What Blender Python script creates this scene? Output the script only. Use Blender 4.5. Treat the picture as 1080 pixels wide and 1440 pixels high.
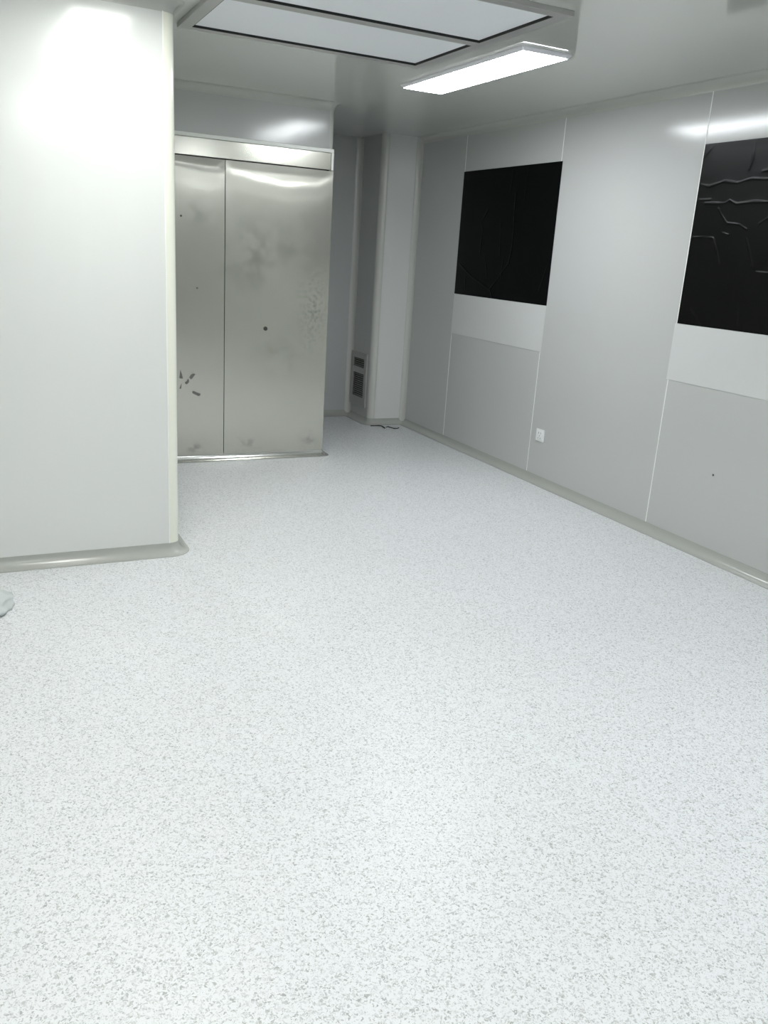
import bpy, bmesh, math, random
import numpy as np
from mathutils import Matrix, Vector, noise

random.seed(7)
scene = bpy.context.scene
for o in list(bpy.data.objects):
    bpy.data.objects.remove(o)
COL = scene.collection

# ---------------------------------------------------------------- camera
CAM_H = 1.55
FPX = 1191.8                      # focal length in pixels of the 1080x1440 frame
YAW, PITCH, ROLL = 0.464543, -0.294461, 0.0638439
cam_d = bpy.data.cameras.new('camera')
cam = bpy.data.objects.new('camera', cam_d)
COL.objects.link(cam)
cam_d.sensor_fit = 'VERTICAL'
cam_d.sensor_height = 36.0
cam_d.sensor_width = 27.0
cam_d.lens = FPX * 36.0 / 1440.0
cam_d.clip_start = 0.02
cam_d.clip_end = 100
fw = Vector((math.sin(YAW) * math.cos(PITCH), math.cos(YAW) * math.cos(PITCH), math.sin(PITCH)))
rt = Vector((math.cos(YAW), -math.sin(YAW), 0))
up = rt.cross(fw)
rt2 = rt * math.cos(ROLL) + up * math.sin(ROLL)
up2 = -rt * math.sin(ROLL) + up * math.cos(ROLL)
mw = Matrix.Identity(4)
for i in range(3):
    mw[i][0] = rt2[i]; mw[i][1] = up2[i]; mw[i][2] = -fw[i]
mw[2][3] = CAM_H
cam.matrix_world = mw
scene.camera = cam

# ---------------------------------------------------------------- world, exposure
w = bpy.data.worlds.new('world')
scene.world = w
w.use_nodes = True
w.node_tree.nodes['Background'].inputs[0].default_value = (0.8, 0.9, 1, 1)
w.node_tree.nodes['Background'].inputs[1].default_value = 0.05
scene.view_settings.view_transform = 'Standard'
scene.view_settings.look = 'None'
scene.view_settings.gamma = 1
scene.view_settings.use_curve_mapping = False
scene.view_settings.exposure = 1.03

# the ceiling panels are the only light in the closed room: a cool-white row on the right, neutral panels on the left, the farthest one added
LAMP_COOL, COLOUR_COOL = 14.8, (0.94, 0.975, 1.0)
LAMP_NEUTRAL, COLOUR_NEUTRAL = 12.6, (0.985, 1.0, 0.95)

# ---------------------------------------------------------------- room dimensions (metres)
XR = 3.731        # right wall face
ZC = 2.55         # ceiling
Y_LEFT = 4.18     # face of the near left wall
X_CORN = 0.925    # its free end
Y_DOOR = 6.10     # steel door wall
X_DOOR = 2.475    # its free end
Y_BACK = 7.65
XK, YK = 3.37, 7.17   # column corner
X_FAR, Y_REAR = -2.7, -2.6
RC = 0.055        # rounded external corners

# ---------------------------------------------------------------- materials
def newmat(name, col, rough=0.5, metal=0.0, spec=0.5, coat=0.0):
    m = bpy.data.materials.new(name)
    m.use_nodes = True
    b = m.node_tree.nodes['Principled BSDF']
    b.inputs['Base Color'].default_value = (*col, 1)
    b.inputs['Roughness'].default_value = rough
    b.inputs['Metallic'].default_value = metal
    b.inputs['Specular IOR Level'].default_value = spec
    b.inputs['Coat Weight'].default_value = coat
    return m

def nodes(m):
    return m.node_tree.nodes, m.node_tree.links, m.node_tree.nodes['Principled BSDF']

def painted(name, col, rough, spec=0.5, vary=0.03, bump=0.02, scale=1.5):
    """factory painted sheet steel: faint tone drift and a very fine orange peel"""
    m = newmat(name, col, rough, 0, spec)
    N, L, b = nodes(m)
    tc = N.new('ShaderNodeTexCoord')
    n = N.new('ShaderNodeTexNoise'); n.inputs['Scale'].default_value = scale; n.inputs['Detail'].default_value = 3
    L.new(tc.outputs['Object'], n.inputs['Vector'])
    r = N.new('ShaderNodeMapRange')
    r.inputs[3].default_value = 1 - vary; r.inputs[4].default_value = 1 + vary
    L.new(n.outputs['Fac'], r.inputs[0])
    mx = N.new('ShaderNodeVectorMath'); mx.operation = 'SCALE'
    mx.inputs[0].default_value = col
    L.new(r.outputs[0], mx.inputs['Scale'])
    L.new(mx.outputs[0], b.inputs['Base Color'])
    f = N.new('ShaderNodeTexNoise'); f.inputs['Scale'].default_value = 5; f.inputs['Detail'].default_value = 2
    L.new(tc.outputs['Object'], f.inputs['Vector'])
    bp = N.new('ShaderNodeBump'); bp.inputs['Strength'].default_value = bump; bp.inputs['Distance'].default_value = 0.05
    L.new(f.outputs['Fac'], bp.inputs['Height'])
    L.new(bp.outputs[0], b.inputs['Normal'])
    return m

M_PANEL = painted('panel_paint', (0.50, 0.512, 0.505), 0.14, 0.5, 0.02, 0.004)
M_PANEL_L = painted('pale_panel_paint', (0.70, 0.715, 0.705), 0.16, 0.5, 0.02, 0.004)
M_TOP = painted('ceiling_cove_paint', (0.52, 0.53, 0.50), 0.2, 0.5, 0.02, 0.0)
M_CEIL = painted('ceiling_paint', (0.64, 0.65, 0.615), 0.065, 0.9, 0.02, 0.0015)
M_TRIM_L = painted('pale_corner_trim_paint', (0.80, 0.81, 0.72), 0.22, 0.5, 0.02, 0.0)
M_TRIM = painted('corner_trim_paint', (0.58, 0.585, 0.555), 0.22, 0.5, 0.02, 0.0)
M_COVER = painted('cover_sheet', (0.60, 0.615, 0.61), 0.3, 0.5, 0.02, 0.004)
M_JOINT = newmat('joint_sealant', (0.85, 0.86, 0.83), 0.35)
M_COVE = newmat('cove_profile', (0.40, 0.41, 0.385), 0.2, 0.0)
M_COVE_S = newmat('polished_cove_profile', (0.56, 0.565, 0.54), 0.17, 0.75)
M_WHITE = newmat('white_plastic', (0.80, 0.82, 0.82), 0.35)
M_DARK = newmat('dark_gap', (0.012, 0.014, 0.013), 0.6)
M_ALU = newmat('anodised_aluminium', (0.50, 0.50, 0.485), 0.35, 0.25)
M_GRILLE = newmat('grille_metal', (0.42, 0.42, 0.40), 0.3, 0.4)
M_FILTER = painted('filter_fabric', (0.90, 0.92, 0.95), 0.6, 0.3, 0.02, 0.0)
M_LAMPBODY = newmat('lamp_housing', (0.88, 0.88, 0.93), 0.4)
M_TAPE = newmat('tape_residue', (0.16, 0.16, 0.15), 0.8)
M_SEAL = newmat('torn_sealant', (0.04, 0.04, 0.038), 0.7)
M_BAG = newmat('grey_plastic', (0.52, 0.55, 0.55), 0.45)

def lamp_mat(name, strength, colour):
    m = bpy.data.materials.new(name); m.use_nodes = True
    N, L, b = nodes(m)
    b.inputs['Base Color'].default_value = (0.9, 0.9, 0.9, 1)
    b.inputs['Emission Color'].default_value = (*colour, 1)
    b.inputs['Emission Strength'].default_value = strength
    return m
M_LAMP = lamp_mat('lamp_diffuser_cool', LAMP_COOL, COLOUR_COOL)
M_LAMP_W = lamp_mat('lamp_diffuser_neutral', LAMP_NEUTRAL, COLOUR_NEUTRAL)

def floor_mat():
    m = newmat('chip_vinyl', (0.8, 0.8, 0.8), 0.33)
    N, L, b = nodes(m)
    tc = N.new('ShaderNodeTexCoord')
    wn = N.new('ShaderNodeTexNoise'); wn.inputs['Scale'].default_value = 90; wn.inputs['Detail'].default_value = 2
    L.new(tc.outputs['Object'], wn.inputs['Vector'])
    ad = N.new('ShaderNodeMixRGB'); ad.blend_type = 'LINEAR_LIGHT'; ad.inputs[0].default_value = 0.012
    L.new(tc.outputs['Object'], ad.inputs[1]); L.new(wn.outputs['Color'], ad.inputs[2])
    def chips(scale, size, thresh):
        v = N.new('ShaderNodeTexVoronoi'); v.feature = 'F1'; v.inputs['Scale'].default_value = scale
        L.new(ad.outputs[0], v.inputs['Vector'])
        lt = N.new('ShaderNodeMath'); lt.operation = 'LESS_THAN'; lt.inputs[1].default_value = size
        L.new(v.outputs['Distance'], lt.inputs[0])
        sp = N.new('ShaderNodeSeparateColor'); L.new(v.outputs['Color'], sp.inputs[0])
        g = N.new('ShaderNodeMath'); g.operation = 'LESS_THAN'; g.inputs[1].default_value = thresh
        L.new(sp.outputs[0], g.inputs[0])
        mu = N.new('ShaderNodeMath'); mu.operation = 'MULTIPLY'
        L.new(lt.outputs[0], mu.inputs[0]); L.new(g.outputs[0], mu.inputs[1])
        to = N.new('ShaderNodeMath'); to.operation = 'MULTIPLY'
        L.new(mu.outputs[0], to.inputs[0]); L.new(sp.outputs[1], to.inputs[1])
        return to.outputs[0]
    c1 = chips(145, 0.50, 0.58)
    c2 = chips(215, 0.5, 0.55)
    base = N.new('ShaderNodeMixRGB')
    base.inputs[1].default_value = (0.715, 0.73, 0.75, 1); base.inputs[2].default_value = (0.34, 0.355, 0.355, 1)
    L.new(c1, base.inputs[0])
    b2 = N.new('ShaderNodeMixRGB'); b2.inputs[2].default_value = (0.48, 0.495, 0.495, 1)
    L.new(c2, b2.inputs[0]); L.new(base.outputs[0], b2.inputs[1])
    # faint large dirt drift
    dn = N.new('ShaderNodeTexNoise'); dn.inputs['Scale'].default_value = 0.9; dn.inputs['Detail'].default_value = 4
    L.new(tc.outputs['Object'], dn.inputs['Vector'])
    dr = N.new('ShaderNodeMapRange'); dr.inputs[3].default_value = 0.95; dr.inputs[4].default_value = 1.04
    L.new(dn.outputs['Fac'], dr.inputs[0])
    sc = N.new('ShaderNodeVectorMath'); sc.operation = 'SCALE'
    L.new(b2.outputs[0], sc.inputs[0]); L.new(dr.outputs[0], sc.inputs['Scale'])
    L.new(sc.outputs[0], b.inputs['Base Color'])
    rr = N.new('ShaderNodeMapRange'); rr.inputs[3].default_value = 0.36; rr.inputs[4].default_value = 0.48
    L.new(dn.outputs['Fac'], rr.inputs[0]); L.new(rr.outputs[0], b.inputs['Roughness'])
    return m
M_FLOOR = floor_mat()

def steel_mat(name, rough, stain, smears=()):
    """satin stainless sheet; smears: (x, z, radius x, radius z, noise scale, depth) soft handling marks"""
    col = (0.645, 0.64, 0.575)
    m = newmat(name, col, rough, 1.0)
    N, L, b = nodes(m)
    tc = N.new('ShaderNodeTexCoord')
    n = N.new('ShaderNodeTexNoise'); n.inputs['Scale'].default_value = 2.0; n.inputs['Detail'].default_value = 2
    L.new(tc.outputs['Object'], n.inputs['Vector'])
    mix = N.new('ShaderNodeMixRGB')
    mix.inputs[1].default_value = (*col, 1)
    mix.inputs[2].default_value = (*[c * (1 - stain) for c in col], 1)
    L.new(n.outputs['Fac'], mix.inputs[0])
    last = mix.outputs[0]
    for (sx, sz, rx, rz, ns, dep) in smears:
        mp = N.new('ShaderNodeMapping'); mp.vector_type = 'POINT'
        mp.inputs['Location'].default_value = (-sx / rx, 0, -sz / rz); mp.inputs['Scale'].default_value = (1 / rx, 0, 1 / rz)
        L.new(tc.outputs['Object'], mp.inputs[0])
        g = N.new('ShaderNodeTexGradient'); g.gradient_type = 'QUADRATIC_SPHERE'
        L.new(mp.outputs[0], g.inputs[0])
        f = N.new('ShaderNodeTexNoise'); f.inputs['Scale'].default_value = ns; f.inputs['Detail'].default_value = 3
        L.new(tc.outputs['Object'], f.inputs['Vector'])
        fr = N.new('ShaderNodeMapRange'); fr.interpolation_type = 'SMOOTHSTEP'
        fr.inputs[1].default_value = 0.4; fr.inputs[2].default_value = 0.7
        L.new(f.outputs['Fac'], fr.inputs[0])
        mu = N.new('ShaderNodeMath'); mu.operation = 'MULTIPLY'
        L.new(g.outputs['Fac'], mu.inputs[0]); L.new(fr.outputs[0], mu.inputs[1])
        m2 = N.new('ShaderNodeMixRGB'); m2.inputs[2].default_value = (*[c * (1 - dep) for c in (0.58, 0.58, 0.52)], 1)
        L.new(mu.outputs[0], m2.inputs[0]); L.new(last, m2.inputs[1])
        last = m2.outputs[0]
    L.new(last, b.inputs['Base Color'])
    return m
SMEARS = [(2.36, 1.12, 0.22, 0.55, 45, 0.38), (1.88, 1.5, 0.42, 0.5, 6, 0.35), (2.2, 1.6, 0.35, 0.35, 7, 0.3), (2.1, 0.8, 0.4, 0.35, 7, 0.2),
          (1.85, 0.12, 0.2, 0.12, 16, 0.3), (2.36, 0.13, 0.14, 0.12, 16, 0.3), (1.46, 0.1, 0.12, 0.1, 16, 0.4), (1.5, 1.75, 0.25, 0.25, 7, 0.25)]
M_STEEL = steel_mat('stainless_door', 0.25, 0.16, SMEARS)
M_STEEL2 = steel_mat('stainless_header', 0.2, 0.05)

def film_mat():
    m = newmat('black_film', (0.0015, 0.0017, 0.002), 0.34, 0, 0.16)
    return m
M_FILM = film_mat()

# ---------------------------------------------------------------- mesh helpers
def link(name, me, mat, parent=None, smooth=False):
    o = bpy.data.objects.new(name, me)
    COL.objects.link(o)
    if mat: me.materials.append(mat)
    if smooth:
        for p in me.polygons: p.use_smooth = True
    if parent: o.parent = parent
    return o

def bm_box(bm, x0, x1, y0, y1, z0, z1, bev=0.0):
    ret = bmesh.ops.create_cube(bm, size=1)
    vs = ret['verts']
    for v in vs:
        v.co = Vector(((x0 + x1) / 2 + v.co.x * (x1 - x0), (y0 + y1) / 2 + v.co.y * (y1 - y0), (z0 + z1) / 2 + v.co.z * (z1 - z0)))
    if bev > 0:
        es = list({e for v in vs for e in v.link_edges})
        bmesh.ops.bevel(bm, geom=es, offset=bev, segments=2, affect='EDGES', profile=0.5)

def box(name, x0, x1, y0, y1, z0, z1, mat, parent=None, bev=0.0):
    bm = bmesh.new()
    bm_box(bm, x0, x1, y0, y1, z0, z1, bev)
    me = bpy.data.meshes.new(name); bm.to_mesh(me); bm.free()
    return link(name, me, mat, parent)

def boxes(name, lst, mat, parent=None, bev=0.0):
    bm = bmesh.new()
    for b in lst: bm_box(bm, *b, bev)
    me = bpy.data.meshes.new(name); bm.to_mesh(me); bm.free()
    return link(name, me, mat, parent)

def prism(name, poly, z0, z1, mat, parent=None, smooth_angle=None):
    """extrude a plan polygon (list of xy) between two heights"""
    bm = bmesh.new()
    lo = [bm.verts.new((x, y, z0)) for x, y in poly]
    hi = [bm.verts.new((x, y, z1)) for x, y in poly]
    n = len(poly)
    for i in range(n):
        bm.faces.new((lo[i], lo[(i + 1) % n], hi[(i + 1) % n], hi[i]))
    bm.faces.new(lo[::-1]); bm.faces.new(hi)
    bmesh.ops.recalc_face_normals(bm, faces=bm.faces)
    me = bpy.data.meshes.new(name); bm.to_mesh(me); bm.free()
    o = link(name, me, mat, parent)
    if smooth_angle:
        shade(o, smooth_angle)
    return o

def shade(o, ang=0.6):
    me = o.data
    for p in me.polygons: p.use_smooth = True
    bm = bmesh.new(); bm.from_mesh(me)
    for e in bm.edges:
        if len(e.link_faces) == 2 and e.calc_face_angle(0) > ang: e.smooth = False
    bm.to_mesh(me); bm.free()

def sweep(name, path, prof, mat, parent=None, ang=0.5):
    """path: list of ((x, y), (nx, ny)); prof: closed list of (distance from wall, z)"""
    bm = bmesh.new()
    rings = []
    for (p, nrm) in path:
        rings.append([bm.verts.new((p[0] + nrm[0] * d, p[1] + nrm[1] * d, z)) for d, z in prof])
    k = len(prof)
    for a, b in zip(rings[:-1], rings[1:]):
        for i in range(k):
            bm.faces.new((a[i], a[(i + 1) % k], b[(i + 1) % k], b[i]))
    bm.faces.new(rings[0]); bm.faces.new(rings[-1][::-1])
    bmesh.ops.recalc_face_normals(bm, faces=bm.faces)
    me = bpy.data.meshes.new(name); bm.to_mesh(me); bm.free()
    o = link(name, me, mat, parent)
    shade(o, ang)
    return o

def arc(cx, cy, r, a0, a1, n=10):
    """wall path round an external corner, normals pointing out of the arc centre"""
    out = []
    for i in range(n + 1):
        a = math.radians(a0 + (a1 - a0) * i / n)
        out.append(((cx + r * math.cos(a), cy + r * math.sin(a)), (math.cos(a), math.sin(a))))
    return out

def cove_profile(r=0.05, lip=0.005, n=9):
    pr = [(0, 0), (r + lip, 0), (r + lip, 0.003)]
    for i in range(n + 1):
        a = math.pi / 2 * (1 - i / n)
        pr.append((0.003 + r * (1 - math.cos(a)), 0.003 + r * (1 - math.sin(a))))
    pr += [(0.003, r + lip + 0.003), (0, r + lip + 0.003)]
    return pr

def top_profile(r=0.05, n=9):
    pr = [(0, ZC), (r, ZC)]
    for i in range(n + 1):
        a = math.pi / 2 * (1 - i / n)
        pr.append((0.002 + (r - 0.002) * (1 - math.cos(a)), ZC - 0.002 - (r - 0.002) * (1 - math.sin(a))))
    pr += [(0.0, ZC - r - 0.002)]
    return pr
COVE, TOPC = cove_profile(), top_profile()

def empty(name, loc=(0, 0, 0)):
    o = bpy.data.objects.new(name, None)
    COL.objects.link(o); o.location = loc
    o.empty_display_size = 0.1
    return o

def keep(o, parent):
    """parent without moving: geometry is in world coordinates"""
    o.parent = parent
    o.matrix_parent_inverse = Matrix.Translation(-Vector(parent.location))
    return o

def struct(o, label=None):
    o['kind'] = 'structure'
    if label: o['label'] = label
    return o

def tag(o, label, cat, group=None):
    o['label'] = label; o['category'] = cat
    if group: o['group'] = group
    return o

# ---------------------------------------------------------------- room shell
struct(box('floor', X_FAR - 0.1, XR + 0.15, Y_REAR - 0.1, Y_BACK + 0.15, -0.1, 0.0, M_FLOOR),
       'pale chip-patterned vinyl floor')
struct(box('ceiling', X_FAR - 0.1, XR + 0.15, Y_REAR - 0.1, Y_BACK + 0.15, ZC, ZC + 0.1, M_CEIL),
       'glossy light grey panel ceiling')

# right wall: backing slab, one board per panel, sealant in the joints
wr = struct(box('wall_right', XR + 0.014, XR + 0.12, Y_REAR, Y_BACK + 0.1, 0, ZC, M_JOINT),
            'right wall of grey painted panels with thin pale joints')
SEAMS = [Y_REAR, -1.34, -0.055, 1.23, 2.515, 3.803, 5.096, 6.378, Y_BACK]
G = 0.0028
panels_r = []
for a, b in zip(SEAMS[:-1], SEAMS[1:]):
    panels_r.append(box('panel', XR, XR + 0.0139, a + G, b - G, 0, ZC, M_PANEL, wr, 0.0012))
for s in SEAMS[1:-1]:
    box('joint_strip', XR - 0.0008, XR + 0.0138, s - G, s + G, 0.06, ZC - 0.05, M_JOINT, wr)
bm = bmesh.new()
bmesh.ops.create_cone(bm, cap_ends=True, segments=14, radius1=0.006, radius2=0.006, depth=0.002,
                      matrix=Matrix.Translation((XR - 0.0005, 3.345, 0.477)) @ Matrix.Rotation(math.pi / 2, 4, 'Y'))
me = bpy.data.meshes.new('screw_hole'); bm.to_mesh(me); bm.free()
link('screw_hole', me, M_SEAL, wr)

# near left wall (a block whose free end is rounded off)
wl = struct(box('wall_left', X_FAR - 0.1, X_CORN - RC - 0.001, Y_LEFT + 0.014, Y_DOOR, 0, ZC, M_PANEL),
            'near left wall of pale painted panels')
LS = [X_FAR - 0.1, -1.72, -0.425, X_CORN - RC]
for a, b in zip(LS[:-1], LS[1:]):
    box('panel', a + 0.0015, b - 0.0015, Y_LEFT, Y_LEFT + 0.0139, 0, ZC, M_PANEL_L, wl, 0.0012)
cx, cy = X_CORN - RC, Y_LEFT + RC
pth = arc(cx, cy, RC, -90, 0, 12)
poly = [(cx, Y_LEFT - 0.0015), (cx + 0.002, Y_LEFT - 0.0015)] + [p for p, n in pth] + [(X_CORN, Y_DOOR), (cx, Y_DOOR)]
prism('corner_trim', poly, 0, ZC, M_TRIM_L, wl, 0.5)
box('joint_strip', cx - 0.004, cx + 0.001, Y_LEFT - 0.0025, Y_LEFT + 0.01, 0.05, ZC - 0.05, M_JOINT, wl, 0.0008)

# steel door wall: bulkhead above, passage side to the right
RD = 0.045
wd = struct(box('wall_door', X_CORN, X_DOOR - RD, Y_DOOR, Y_DOOR + 0.1, 2.245, ZC, M_PANEL),
            'grey bulkhead panel above the steel double door')
pd = arc(X_DOOR - RD, Y_DOOR + RD, RD, -90, 0, 10)
prism('corner_trim', [(X_DOOR - RD, Y_DOOR - 0.001)] + [p for p, n in pd] + [(X_DOOR, Y_BACK), (X_DOOR - RD, Y_BACK)], 2.21, ZC, M_TRIM, wd, 0.5)
box('lower_edge_trim', X_CORN, X_DOOR - 0.004, Y_DOOR - 0.006, Y_DOOR + 0.05, 2.222, 2.247, M_JOINT, wd, 0.003)
wp = struct(box('wall_passage', X_DOOR - 0.05, X_DOOR, Y_DOOR + 0.06, Y_BACK, 0, 2.21, M_PANEL), 'side wall behind the steel door')
struct(box('wall_alcove', X_FAR, X_DOOR - 0.05, Y_DOOR + 0.12, Y_DOOR + 0.2, 0, ZC, M_PANEL), 'wall behind the steel door')

# back wall, corner column
wb = struct(box('wall_back', X_DOOR, XR + 0.12, Y_BACK, Y_BACK + 0.1, 0, ZC, M_PANEL), 'dark recessed back wall panel')
wk = struct(box('wall_column', XK + RC, XR - 0.0005, YK, Y_BACK, 0, ZC, M_PANEL_L), 'boxed corner column of grey panels')  # front takes the paler panel colour to brighten it; side panel stays darker
box('side_panel', XK, XK + RC, YK + RC, Y_BACK, 0, ZC, M_PANEL, wk)
ck = arc(XK + RC, YK + RC, RC, 180, 270, 12)
prism('corner_trim', [(XK, YK + RC + 0.002)] + [p for p, n in ck] + [(XK + RC + 0.002, YK), (XK + RC, YK + RC)], 0.05, ZC, M_TRIM, wk, 0.5)
def fillet(cx, cy, sx, sy, r, parent):
    """concave corner strip in the inner corner (cx, cy); sx, sy point into the room"""
    pts = [(cx, cy), (cx + sx * r, cy), (cx + sx * r, cy + sy * 0.003)]
    for i in range(11):
        a = math.pi / 2 * (1 - i / 10)
        pts.append((cx + sx * (0.003 + (r - 0.003) * (1 - math.sin(a))) if False else cx + sx * (r - (r - 0.003) * math.sin(math.pi / 2 * i / 10)),
                    cy + sy * (r - (r - 0.003) * math.cos(math.pi / 2 * i / 10))))
    pts += [(cx + sx * 0.003, cy + sy * r), (cx, cy + sy * r)]
    return prism('corner_cove', pts, 0.03, ZC - 0.01, M_TRIM, parent, 0.5)
fillet(XK, Y_BACK, -1, -1, 0.05, wk)
fillet(XR, YK, -1, -1, 0.045, wk)

# walls out of view that close the room
struct(box('wall_rear', X_FAR - 0.1, XR + 0.12, Y_REAR - 0.1, Y_REAR, 0, ZC, M_PANEL), 'rear wall behind the camera')
struct(box('wall_side', X_FAR - 0.1, X_FAR, Y_REAR, Y_LEFT, 0, ZC, M_PANEL), 'far left wall of the room')

# floor coves
struct(sweep('baseboard_right', [((XR, Y_REAR), (-1, 0)), ((XR, YK), (-1, 0))], COVE, M_COVE), 'grey coved skirting along the right wall')
struct(sweep('baseboard_left', [((X_FAR, Y_LEFT), (0, -1))] + pth + [((X_CORN, Y_DOOR), (1, 0))], COVE, M_COVE), 'grey coved skirting round the left wall end')
RB = 0.012
pb = arc(X_DOOR - RB, Y_DOOR + RB, RB, -90, 0, 8)
struct(sweep('baseboard_door', [((X_CORN, Y_DOOR), (0, -1))] + pb + [((X_DOOR, Y_BACK), (1, 0))], COVE, M_COVE_S), 'shiny coved skirting under the steel door')
struct(sweep('baseboard_back', [((X_DOOR, Y_BACK), (0, -1)), ((XK, Y_BACK), (0, -1))], COVE, M_COVE), 'coved skirting of the back wall')
struct(sweep('baseboard_column', [((XK, Y_BACK), (-1, 0))] + ck + [((XR, YK), (0, -1))], COVE, M_COVE), 'coved skirting round the column')

# ceiling coves
struct(sweep('trim_1', [((XR, Y_REAR), (-1, 0)), ((XR, YK), (-1, 0))], TOPC, M_TOP), 'ceiling cove of the right wall')
struct(sweep('trim_2', [((X_FAR, Y_LEFT), (0, -1))] + pth + [((X_CORN, Y_DOOR), (1, 0))], TOPC, M_TOP), 'ceiling cove of the left wall')
struct(sweep('trim_3', [((X_CORN, Y_DOOR), (0, -1))] + pd + [((X_DOOR, Y_BACK), (1, 0))], TOPC, M_TOP), 'ceiling cove over the steel door')

# ---------------------------------------------------------------- steel double door
dr = empty('door_1', (1.7, Y_DOOR, 0))
struct(dr, 'stained stainless steel double door with a steel header strip')
def leaf(x0, x1, seed):
    """a steel sheet that is slightly buckled, most of all near the top"""
    z0, z1 = 0.045, 2.1
    nx, nz = 36, 230
    BX = [0.9, 1.355, 1.55, 1.672, 1.684, 1.71, 1.92, 2.09, 2.27, 2.36, 2.43, 2.5]
    BZ = [2.05, 2.045, 2.02, 2.022, 2.036, 2.035, 2.006, 1.982, 1.992, 2.0, 2.04, 2.06]
    bm = bmesh.new()
    g = []
    for j in range(nz + 1):
        row = []
        z = z0 + (z1 - z0) * j / nz
        for i in range(nx + 1):
            x = x0 + (x1 - x0) * i / nx
            edge = min(1, min(x - x0, x1 - x) / 0.05, (z1 - z) / 0.05, (z - z0) / 0.05)
            d = 0.0014 * (noise.noise((x * 2.2 + seed, z * 1.6, 3.1)))
            zb = float(np.interp(x, BX, BZ))
            wob = 0.006 * noise.noise((x * 9 + seed, 0.3, 4.4))
            d += (0.0028 if seed else 0.0045) * (1 + math.tanh((z - zb - wob) / 0.018)) / 2 * (0.75 + 0.25 * noise.noise((x * 7, seed, 2.2)))
            d += 0.0020 * (1 + math.tanh((z - zb + 0.10 - 2 * wob) / 0.03)) / 2 * (0.5 + 0.5 * noise.noise((x * 5 + 3, seed, 6.2)))
            row.append(bm.verts.new((x, Y_DOOR - 0.004 + d * max(0, edge), z)))
        g.append(row)
    for j in range(nz):
        for i in range(nx):
            bm.faces.new((g[j][i], g[j][i + 1], g[j + 1][i + 1], g[j + 1][i]))
    # folded edges and back of the sheet
    rim = [g[0][i] for i in range(nx + 1)] + [g[j][nx] for j in range(1, nz + 1)] + \
          [g[nz][i] for i in range(nx - 1, -1, -1)] + [g[j][0] for j in range(nz - 1, 0, -1)]
    back = [bm.verts.new((v.co.x, Y_DOOR + 0.04, v.co.z)) for v in rim]
    n = len(rim)
    for i in range(n):
        bm.faces.new((rim[i], back[i], back[(i + 1) % n], rim[(i + 1) % n]))
    bm.faces.new(back[::-1])
    bmesh.ops.recalc_face_normals(bm, faces=bm.faces)
    me = bpy.data.meshes.new('door_leaf'); bm.to_mesh(me); bm.free()
    o = link('door_leaf', me, M_STEEL); keep(o, dr); shade(o, 0.8)
    return o
XG = 1.6775
l1 = leaf(X_CORN + 0.01, XG - 0.0025, 0.0)
l2 = leaf(XG + 0.0025, X_DOOR - 0.003, 5.0)
keep(box('gap_seal', X_CORN + 0.005, X_DOOR - 0.004, Y_DOOR + 0.041, Y_DOOR + 0.05, 0.045, 2.12, M_DARK), dr)
hd = keep(box('header', X_CORN + 0.01, 2.452, Y_DOOR - 0.006, Y_DOOR + 0.04, 2.106, 2.2215, M_STEEL2, None, 0.004), dr)
keep(box('header_end_strip', 2.4535, X_DOOR - 0.003, Y_DOOR - 0.004, Y_DOOR + 0.04, 2.104, 2.2215, M_JOINT, None, 0.002), dr)

def disc_y(name, x, z, r, mat, parent, yoff=0.007, depth=0.004, ring=None):
    bm = bmesh.new()
    bmesh.ops.create_cone(bm, cap_ends=True, segments=20, radius1=r, radius2=r, depth=depth,
                          matrix=Matrix.Translation((x, Y_DOOR - yoff, z)) @ Matrix.Rotation(math.pi / 2, 4, 'X'))
    me = bpy.data.meshes.new(name); bm.to_mesh(me); bm.free()
    o = link(name, me, mat); o.parent = parent; o.matrix_parent_inverse = parent.matrix_parent_inverse.copy()
    o.matrix_parent_inverse = Matrix.Identity(4)
    return o
def child_world(o, leafobj):
    """sub-part of a leaf whose mesh is already in world coordinates"""
    o.parent = leafobj; o.matrix_parent_inverse = Matrix.Identity(4)
    return o
disc_y('lock_hole', 1.985, 0.976, 0.0145, M_SEAL, l2)
disc_y('screw_hole', 1.372, 1.717, 0.006, M_SEAL, l1)
disc_y('screw_hole', 1.481, 1.245, 0.006, M_TAPE, l1)
def patch(pts, parent):
    bm = bmesh.new()
    a = [bm.verts.new((x, Y_DOOR - 0.0085, z)) for x, z in pts]
    b = [bm.verts.new((x, Y_DOOR - 0.001, z)) for x, z in pts]
    n = len(pts)
    bm.faces.new(a); bm.faces.new(b[::-1])
    for i in range(n): bm.faces.new((a[i], b[i], b[(i + 1) % n], a[(i + 1) % n]))
    bmesh.ops.recalc_face_normals(bm, faces=bm.faces)
    me = bpy.data.meshes.new('tape_residue'); bm.to_mesh(me); bm.free()
    return child_world(link('tape_residue', me, M_TAPE), parent)
patch([(1.425, 0.622), (1.437, 0.641), (1.452, 0.648), (1.466, 0.643), (1.455, 0.63), (1.444, 0.615), (1.432, 0.606)], l1)
patch([(1.392, 0.585), (1.404, 0.592), (1.414, 0.608), (1.421, 0.600), (1.418, 0.585), (1.404, 0.572), (1.394, 0.575)], l1)
patch([(1.443, 0.515), (1.452, 0.523), (1.474, 0.512), (1.500, 0.502), (1.503, 0.493), (1.488, 0.484), (1.468, 0.494), (1.447, 0.505)], l1)
patch([(1.352, 0.615), (1.360, 0.672), (1.370, 0.64), (1.376, 0.612)], l1)
patch([(1.352, 0.54), (1.360, 0.56), (1.366, 0.575), (1.362, 0.54)], l1)

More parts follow.
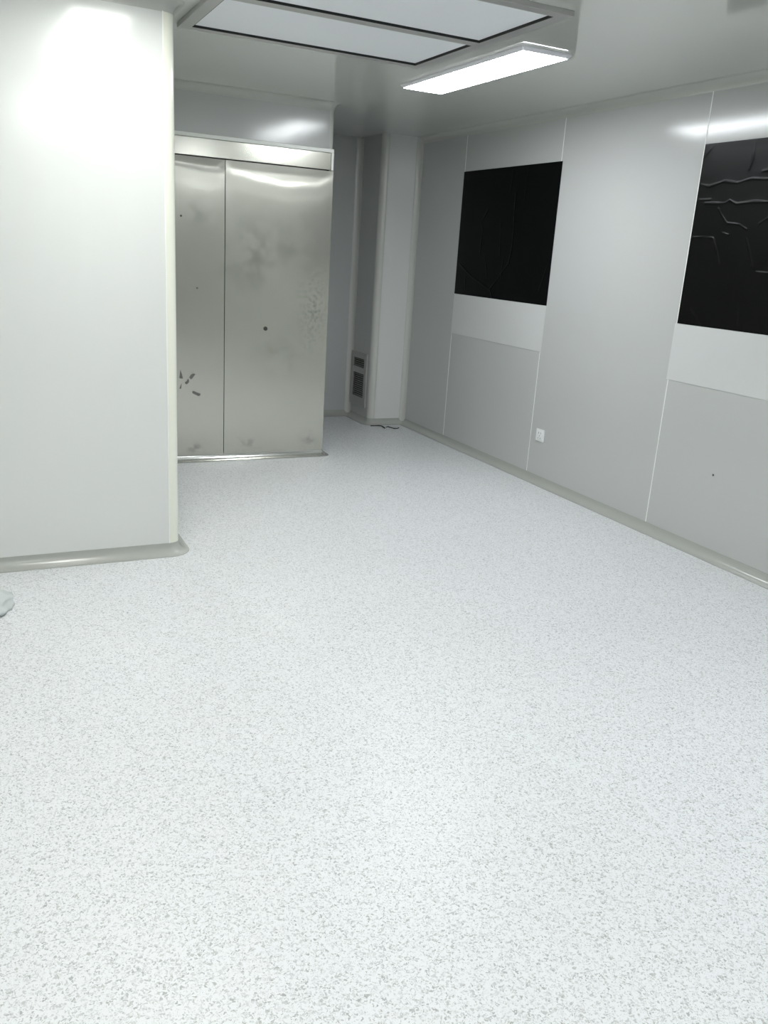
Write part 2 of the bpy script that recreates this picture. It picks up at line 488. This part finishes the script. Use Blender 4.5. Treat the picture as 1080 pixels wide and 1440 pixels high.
# ---------------------------------------------------------------- black films over the windows
CREASE = 0.42
def wall_film(name, y_left, y_right, z0, z1, creases, seed, bulge, label):
    """plastic film on the right wall; creases: (points in u,t ; height ; width); u runs left to right, t top to bottom"""
    W, H = y_left - y_right, z1 - z0
    nu, nv = 400, 300
    U, T = np.meshgrid(np.linspace(0, 1, nu + 1), np.linspace(0, 1, nv + 1))
    X, Z = U * W, T * H
    h = np.zeros_like(X)
    for pts, amp, wd in creases:
        best = np.full_like(X, 9.0)
        for (u0, t0), (u1, t1) in zip(pts[:-1], pts[1:]):
            ax, az, bx, bz = u0 * W, t0 * H, u1 * W, t1 * H
            dx, dz = bx - ax, bz - az
            s = np.clip(((X - ax) * dx + (Z - az) * dz) / (dx * dx + dz * dz + 1e-9), 0, 1)
            best = np.minimum(best, np.hypot(X - ax - s * dx, Z - az - s * dz))
        ph = amp * 4000
        mod = 0.62 + 0.38 * np.sin(X * 31 + Z * 23 + ph) * np.sin(X * 13 - Z * 37 + 2 * ph)
        h += amp * CREASE * mod * (np.exp(-(best / (wd * 0.45)) ** 2) + 0.45 * np.exp(-best / (wd * 2.2)))
    rng = np.random.RandomState(seed)
    soft = np.zeros_like(X)
    for k in range(9):
        a, b, p = rng.uniform(-9, 9), rng.uniform(-9, 9), rng.uniform(0, 6.28)
        soft += np.sin(a * X + b * Z + p)
    h += bulge * soft / 9
    edge = np.clip(np.minimum(np.minimum(U, 1 - U) * W, np.minimum(T, 1 - T) * H) / 0.03, 0, 1)
    h = 0.003 + np.maximum(h, -0.002) * (0.25 + 0.75 * edge)
    co = np.stack([XR - 0.001 - h, y_left - X, z1 - Z], -1).reshape(-1, 3)
    n = (nu + 1) * (nv + 1)
    idx = np.arange(n).reshape(nv + 1, nu + 1)
    f = np.stack([idx[:-1, :-1], idx[1:, :-1], idx[1:, 1:], idx[:-1, 1:]], -1).reshape(-1, 4)
    verts = co.tolist(); faces = f.tolist()
    # folded-back rim so the sheet has thickness against the wall
    rim = list(idx[0, :]) + list(idx[1:, -1]) + list(idx[-1, -2::-1]) + list(idx[-2:0:-1, 0])
    base = len(verts)
    for i in rim: verts.append([XR - 0.0004, co[i][1], co[i][2]])
    m_ = len(rim)
    for i in range(m_):
        faces.append([int(rim[i]), int(rim[(i + 1) % m_]), base + (i + 1) % m_, base + i])
    me = bpy.data.meshes.new(name)
    me.from_pydata(verts, [], faces); me.update()
    bm = bmesh.new(); bm.from_mesh(me); bmesh.ops.recalc_face_normals(bm, faces=bm.faces); bm.to_mesh(me); bm.free()
    o = link(name, me, M_FILM); shade(o, 1.0)
    tag(o, label, 'window film', 'black films over the windows')
    return o

c1 = [([(.32, .31), (.25, .41), (.28, .47), (.27, .55), (.27, .65)], .005, .010),
      ([(.60, .2), (.60, .33), (.61, .44), (.61, .62), (.59, .72), (.46, .88), (.42, .93)], .006, .010),
      ([(.47, .42), (.49, .66)], .004, .008), ([(.53, .68), (.53, .82)], .004, .008),
      ([(.33, .68), (.37, .83)], .005, .009), ([(.04, .75), (.19, .84), (.41, .93)], .008, .014),
      ([(.12, .83), (.13, .95)], .004, .010), ([(.97, .72), (.92, .90)], .004, .010),
      ([(.42, .93), (.45, .99)], .006, .014), ([(.55, .03), (.54, .2)], .002, .01), ([(.7, .02), (.69, .25)], .002, .01)]
c2 = [([(.01, .214), (.06, .23), (.14, .205), (.21, .218), (.28, .20), (.34, .205), (.45, .21)], .007, .010),
      ([(.015, .30), (.08, .30)], .006, .009),
      ([(.05, .318), (.16, .322), (.185, .306), (.225, .327), (.31, .318), (.38, .322), (.6, .315)], .008, .010),
      ([(.13, .35), (.176, .41), (.19, .427), (.26, .435), (.30, .46)], .007, .010),
      ([(.165, .427), (.17, .477), (.21, .49)], .005, .009),
      ([(.01, .506), (.07, .503), (.13, .508), (.16, .577), (.19, .65)], .007, .010),
      ([(.31, .51), (.34, .58), (.36, .65)], .005, .010), ([(.39, .68), (.45, .682), (.52, .69)], .008, .012),
      ([(.07, .91), (.15, .99)], .006, .012), ([(.27, .01), (.27, .11), (.26, .15)], .006, .014),
      ([(.005, .07), (.05, .01)], .006, .014), ([(.33, .165), (.42, .16)], .006, .009),
      ([(.36, .43), (.40, .40), (.46, .42)], .006, .010), ([(.33, .86), (.34, .99)], .004, .012),
      ([(.55, .1), (.56, .4), (.6, .7)], .006, .012), ([(.7, .25), (.9, .24)], .007, .012), ([(.72, .6), (.85, .75)], .006, .012)]
wall_film('black_window_film', 6.380, 5.080, 1.2725, 2.229, c1, 3, 0.0012, 'near-black film over the smaller-looking window, nearer the corner column')
wall_film('black_window_film', 3.797, 2.515, 1.2725, 2.235, c2, 8, 0.004, 'creased glossy black film over the window cut off by the right edge')

def cover(y_left, y_right, label):
    o = box('cover_sheet', XR - 0.003, XR - 0.0004, y_right, y_left, 0.945, 1.2715, M_COVER, None, 0.001)
    return tag(o, label, 'cover sheet', 'pale sheets below the window films')
cover(6.384, 5.080, 'pale grey rectangular sheet on the wall under the black film nearer the column')
cover(3.815, 2.515, 'pale grey rectangular sheet under the black film at the right edge')

# ---------------------------------------------------------------- wall socket
so = tag(empty('wall_socket', (XR, 4.971, 0.357)), 'white square power socket low on the grey right wall', 'socket')
pl = keep(box('plate', XR - 0.009, XR - 0.0005, 4.923, 5.019, 0.312, 0.402, M_WHITE, None, 0.003), so)
keep(box('insert', XR - 0.0115, XR - 0.0088, 4.937, 5.005, 0.325, 0.389, M_WHITE, None, 0.0012), so)
for (dy, z0, z1, lean) in ((0.012, 0.368, 0.38, 0), (-0.012, 0.368, 0.38, 0), (0.0, 0.349, 0.359, 0), (0.014, 0.331, 0.342, 1), (-0.014, 0.331, 0.342, -1)):
    y = 4.971 + dy
    s = box('pin_slot', -0.0007, 0.0007, -0.0015, 0.0015, -(z1 - z0) / 2, (z1 - z0) / 2, M_DARK)
    s.parent = so
    s.location = (-0.0115, dy, (z0 + z1) / 2 - 0.357)
    s.rotation_euler = (math.radians(30 * lean), 0, 0)

# ---------------------------------------------------------------- return air grille on the column
gr = tag(empty('return_air_grille', (XK, 7.435, 0.14)), 'metal return air grille with dark slots low on the column', 'air grille')
gy0, gy1, gz0, gz1 = 7.255, 7.612, 0.145, 0.648
def grbox(name, y0, y1, z0, z1, d, mat, bev=0.002, d0=0.0003):
    return keep(box(name, XK - d, XK - d0, y0, y1, z0, z1, mat, None, bev), gr)
b = 0.055
grbox('frame_side', gy0, gy0 + b, gz0, gz1, 0.016, M_GRILLE)
grbox('frame_side', gy1 - b, gy1, gz0, gz1, 0.016, M_GRILLE)
grbox('frame_rail', gy0 + b, gy1 - b, gz1 - b, gz1, 0.016, M_GRILLE)
grbox('frame_rail', gy0 + b, gy1 - b, gz0, gz0 + b + 0.03, 0.016, M_GRILLE)
grbox('divider', gy0 + b, gy1 - b, 0.452, 0.512, 0.015, M_GRILLE)
grbox('backing', gy0 + b, gy1 - b, gz0 + b, gz1 - b, 0.0015, M_DARK, 0)
proto = None
def slat(z):
    global proto
    if proto is None:
        bm = bmesh.new()
        bm_box(bm, -0.0055, 0.0055, -(gy1 - gy0 - 2 * b) / 2, (gy1 - gy0 - 2 * b) / 2, -0.0008, 0.0008)
        bmesh.ops.rotate(bm, verts=bm.verts, cent=(0, 0, 0), matrix=Matrix.Rotation(math.radians(-32), 3, 'Y'))
        proto = bpy.data.meshes.new('slat'); bm.to_mesh(proto); bm.free(); proto.materials.append(M_GRILLE)
    o = bpy.data.objects.new('slat', proto); COL.objects.link(o)
    o.parent = gr; o.location = (-0.0085, (gy0 + gy1) / 2 - 7.435, z - 0.14)
for i in range(4): slat(0.524 + i * 0.019)
for i in range(11): slat(0.243 + i * 0.0195)

# ---------------------------------------------------------------- ceiling lights
def ceiling_light(x0, x1, y0, y1, mat, label):
    t = tag(empty('ceiling_light', ((x0 + x1) / 2, (y0 + y1) / 2, ZC)), label, 'ceiling light', 'flat panel lights on the ceiling')
    hx, hy = (x1 - x0) / 2, (y1 - y0) / 2
    bm = bmesh.new()
    a = [bm.verts.new((sx * hx, sy * hy, -0.0003)) for sx, sy in ((-1, -1), (1, -1), (1, 1), (-1, 1))]
    m_ = [bm.verts.new((sx * (hx - 0.002), sy * (hy - 0.002), -0.008)) for sx, sy in ((-1, -1), (1, -1), (1, 1), (-1, 1))]
    c = [bm.verts.new((sx * (hx - 0.014), sy * (hy - 0.014), -0.018)) for sx, sy in ((-1, -1), (1, -1), (1, 1), (-1, 1))]
    for r0, r1 in ((a, m_), (m_, c)):
        for i in range(4): bm.faces.new((r0[i], r0[(i + 1) % 4], r1[(i + 1) % 4], r1[i]))
    bm.faces.new(a); bm.faces.new(c[::-1])
    bmesh.ops.recalc_face_normals(bm, faces=bm.faces)
    bmesh.ops.bevel(bm, geom=[e for e in bm.edges if abs(e.verts[0].co.z - e.verts[1].co.z) > 0.005], offset=0.006, segments=3, affect='EDGES')
    me = bpy.data.meshes.new('housing'); bm.to_mesh(me); bm.free()
    link('housing', me, M_LAMPBODY, t)
    box('diffuser', -hx + 0.019, hx - 0.019, -hy + 0.019, hy - 0.019, -0.0205, -0.0178, mat, t, 0.001)
    return t
ceiling_light(2.505, 2.805, 3.835, 5.155, M_LAMP, 'lit white rectangular panel light beside the square ceiling air outlet')
ceiling_light(0.52, 0.82, 2.52, 3.84, M_LAMP_W, 'lit panel light on the ceiling in front of the near left wall')
ceiling_light(2.505, 2.805, 0.3, 1.62, M_LAMP, 'lit panel light on the ceiling behind the camera, right row')
ceiling_light(0.52, 0.82, -0.6, 0.72, M_LAMP_W, 'lit panel light on the ceiling behind the camera, middle row')
ceiling_light(-1.0, -0.7, 0.9, 2.22, M_LAMP_W, 'added unseen lit panel light on the ceiling, far left row')  # added out of view to brighten the left wall

# ---------------------------------------------------------------- ceiling air outlet (laminar flow frame)
ax0, ax1, ay0, ay1 = 1.018, 2.340, 3.222, 4.577
fo = tag(empty('ceiling_air_outlet', ((ax0 + ax1) / 2, (ay0 + ay1) / 2, ZC)), 'grey metal frame with two white filter panels on the ceiling', 'air outlet')
fb = 0.058
zf0, zf1 = ZC - 0.021, ZC - 0.0003
mid0, mid1 = 3.868, 3.932
def fbar(name, *a): return keep(box(name, *a, zf0, zf1, M_ALU, None, 0.0015), fo)
fbar('frame_bar', ax0, ax0 + fb, ay0, ay1)
fbar('frame_bar', ax1 - fb, ax1, ay0, ay1)
fbar('frame_bar', ax0 + fb, ax1 - fb, ay0, ay0 + fb)
fbar('frame_bar', ax0 + fb, ax1 - fb, ay1 - fb, ay1)
fbar('cross_bar', ax0 + fb, ax1 - fb, mid0, mid1)
keep(box('gap_seal', ax0 + fb, ax1 - fb, ay0 + fb, ay1 - fb, ZC - 0.002, ZC - 0.0003, M_DARK), fo)
g, k = 0.006, 0.003
for y0, y1 in ((ay0 + fb, mid0), (mid1, ay1 - fb)):
    x0, x1 = ax0 + fb, ax1 - fb
    za, zb = ZC - 0.0195, ZC - 0.0022
    keep(boxes('gasket', [(x0, x1, y0, y0 + k, za, zb), (x0, x1, y1 - k, y1, za, zb), (x0, x0 + k, y0 + k, y1 - k, za, zb), (x1 - k, x1, y0 + k, y1 - k, za, zb)], M_DARK), fo)
    keep(box('filter_panel', ax0 + fb + g, ax1 - fb - g, y0 + g, y1 - g, ZC - 0.010, ZC - 0.0022, M_FILTER, None, 0.002), fo)

# ---------------------------------------------------------------- small things on the floor
def tube(name, pts, r, mat, n=6):
    bm = bmesh.new(); rings = []
    P = [Vector(p) for p in pts]
    for i, p in enumerate(P):
        d = (P[min(i + 1, len(P) - 1)] - P[max(i - 1, 0)]).normalized()
        s = d.cross(Vector((0, 0, 1))).normalized(); u = s.cross(d)
        rr = r * (0.7 + 0.5 * random.random())
        rings.append([bm.verts.new(p + (s * math.cos(a) + u * math.sin(a)) * rr) for a in [2 * math.pi * k / n for k in range(n)]])
    for a, b_ in zip(rings[:-1], rings[1:]):
        for k in range(n): bm.faces.new((a[k], a[(k + 1) % n], b_[(k + 1) % n], b_[k]))
    bm.faces.new(rings[0][::-1]); bm.faces.new(rings[-1])
    bmesh.ops.recalc_face_normals(bm, faces=bm.faces)
    me = bpy.data.meshes.new(name); bm.to_mesh(me); bm.free()
    return link(name, me, mat, None, True)
tag(tube('torn_sealant_strip', [(3.36, 7.105, .004), (3.40, 7.102, .005), (3.445, 7.10, .005), (3.46, 7.075, .006), (3.455, 7.03, .007), (3.452, 6.98, .004)], 0.006, M_SEAL),
    'thin dark torn sealant strip along the column foot', 'sealant scrap', 'scraps at the column foot')
tag(tube('torn_sealant_strip', [(3.485, 7.02, .004), (3.508, 7.035, .006), (3.525, 6.99, .005), (3.535, 6.955, .004), (3.57, 6.95, .005), (3.60, 6.985, .004)], 0.0055, M_SEAL),
    'short wavy dark scrap of sealant on the floor nearest the right skirting', 'sealant scrap', 'scraps at the column foot')
tag(tube('sealant_crumb', [(3.458, 6.965, .006), (3.475, 6.955, .009), (3.485, 6.96, .006)], 0.007, M_WHITE),
    'tiny white crumb between the dark sealant scraps', 'crumb')

bm = bmesh.new()
bmesh.ops.create_icosphere(bm, subdivisions=4, radius=1)
for v in bm.verts:
    p = v.co.copy()
    k = 1 + 0.22 * noise.noise(p * 1.7) + 0.1 * noise.noise(p * 4.1)
    v.co = Vector((p.x * 0.16 * k, p.y * 0.15 * k, max(-0.0, p.z * 0.05 * k + 0.012)))
me = bpy.data.meshes.new('plastic_bundle'); bm.to_mesh(me); bm.free()
o = link('plastic_bundle', me, M_BAG, None, True)
o.location = (-0.045, 3.735, 0.0)
tag(o, 'soft grey lump on the floor at the left edge', 'plastic bundle')
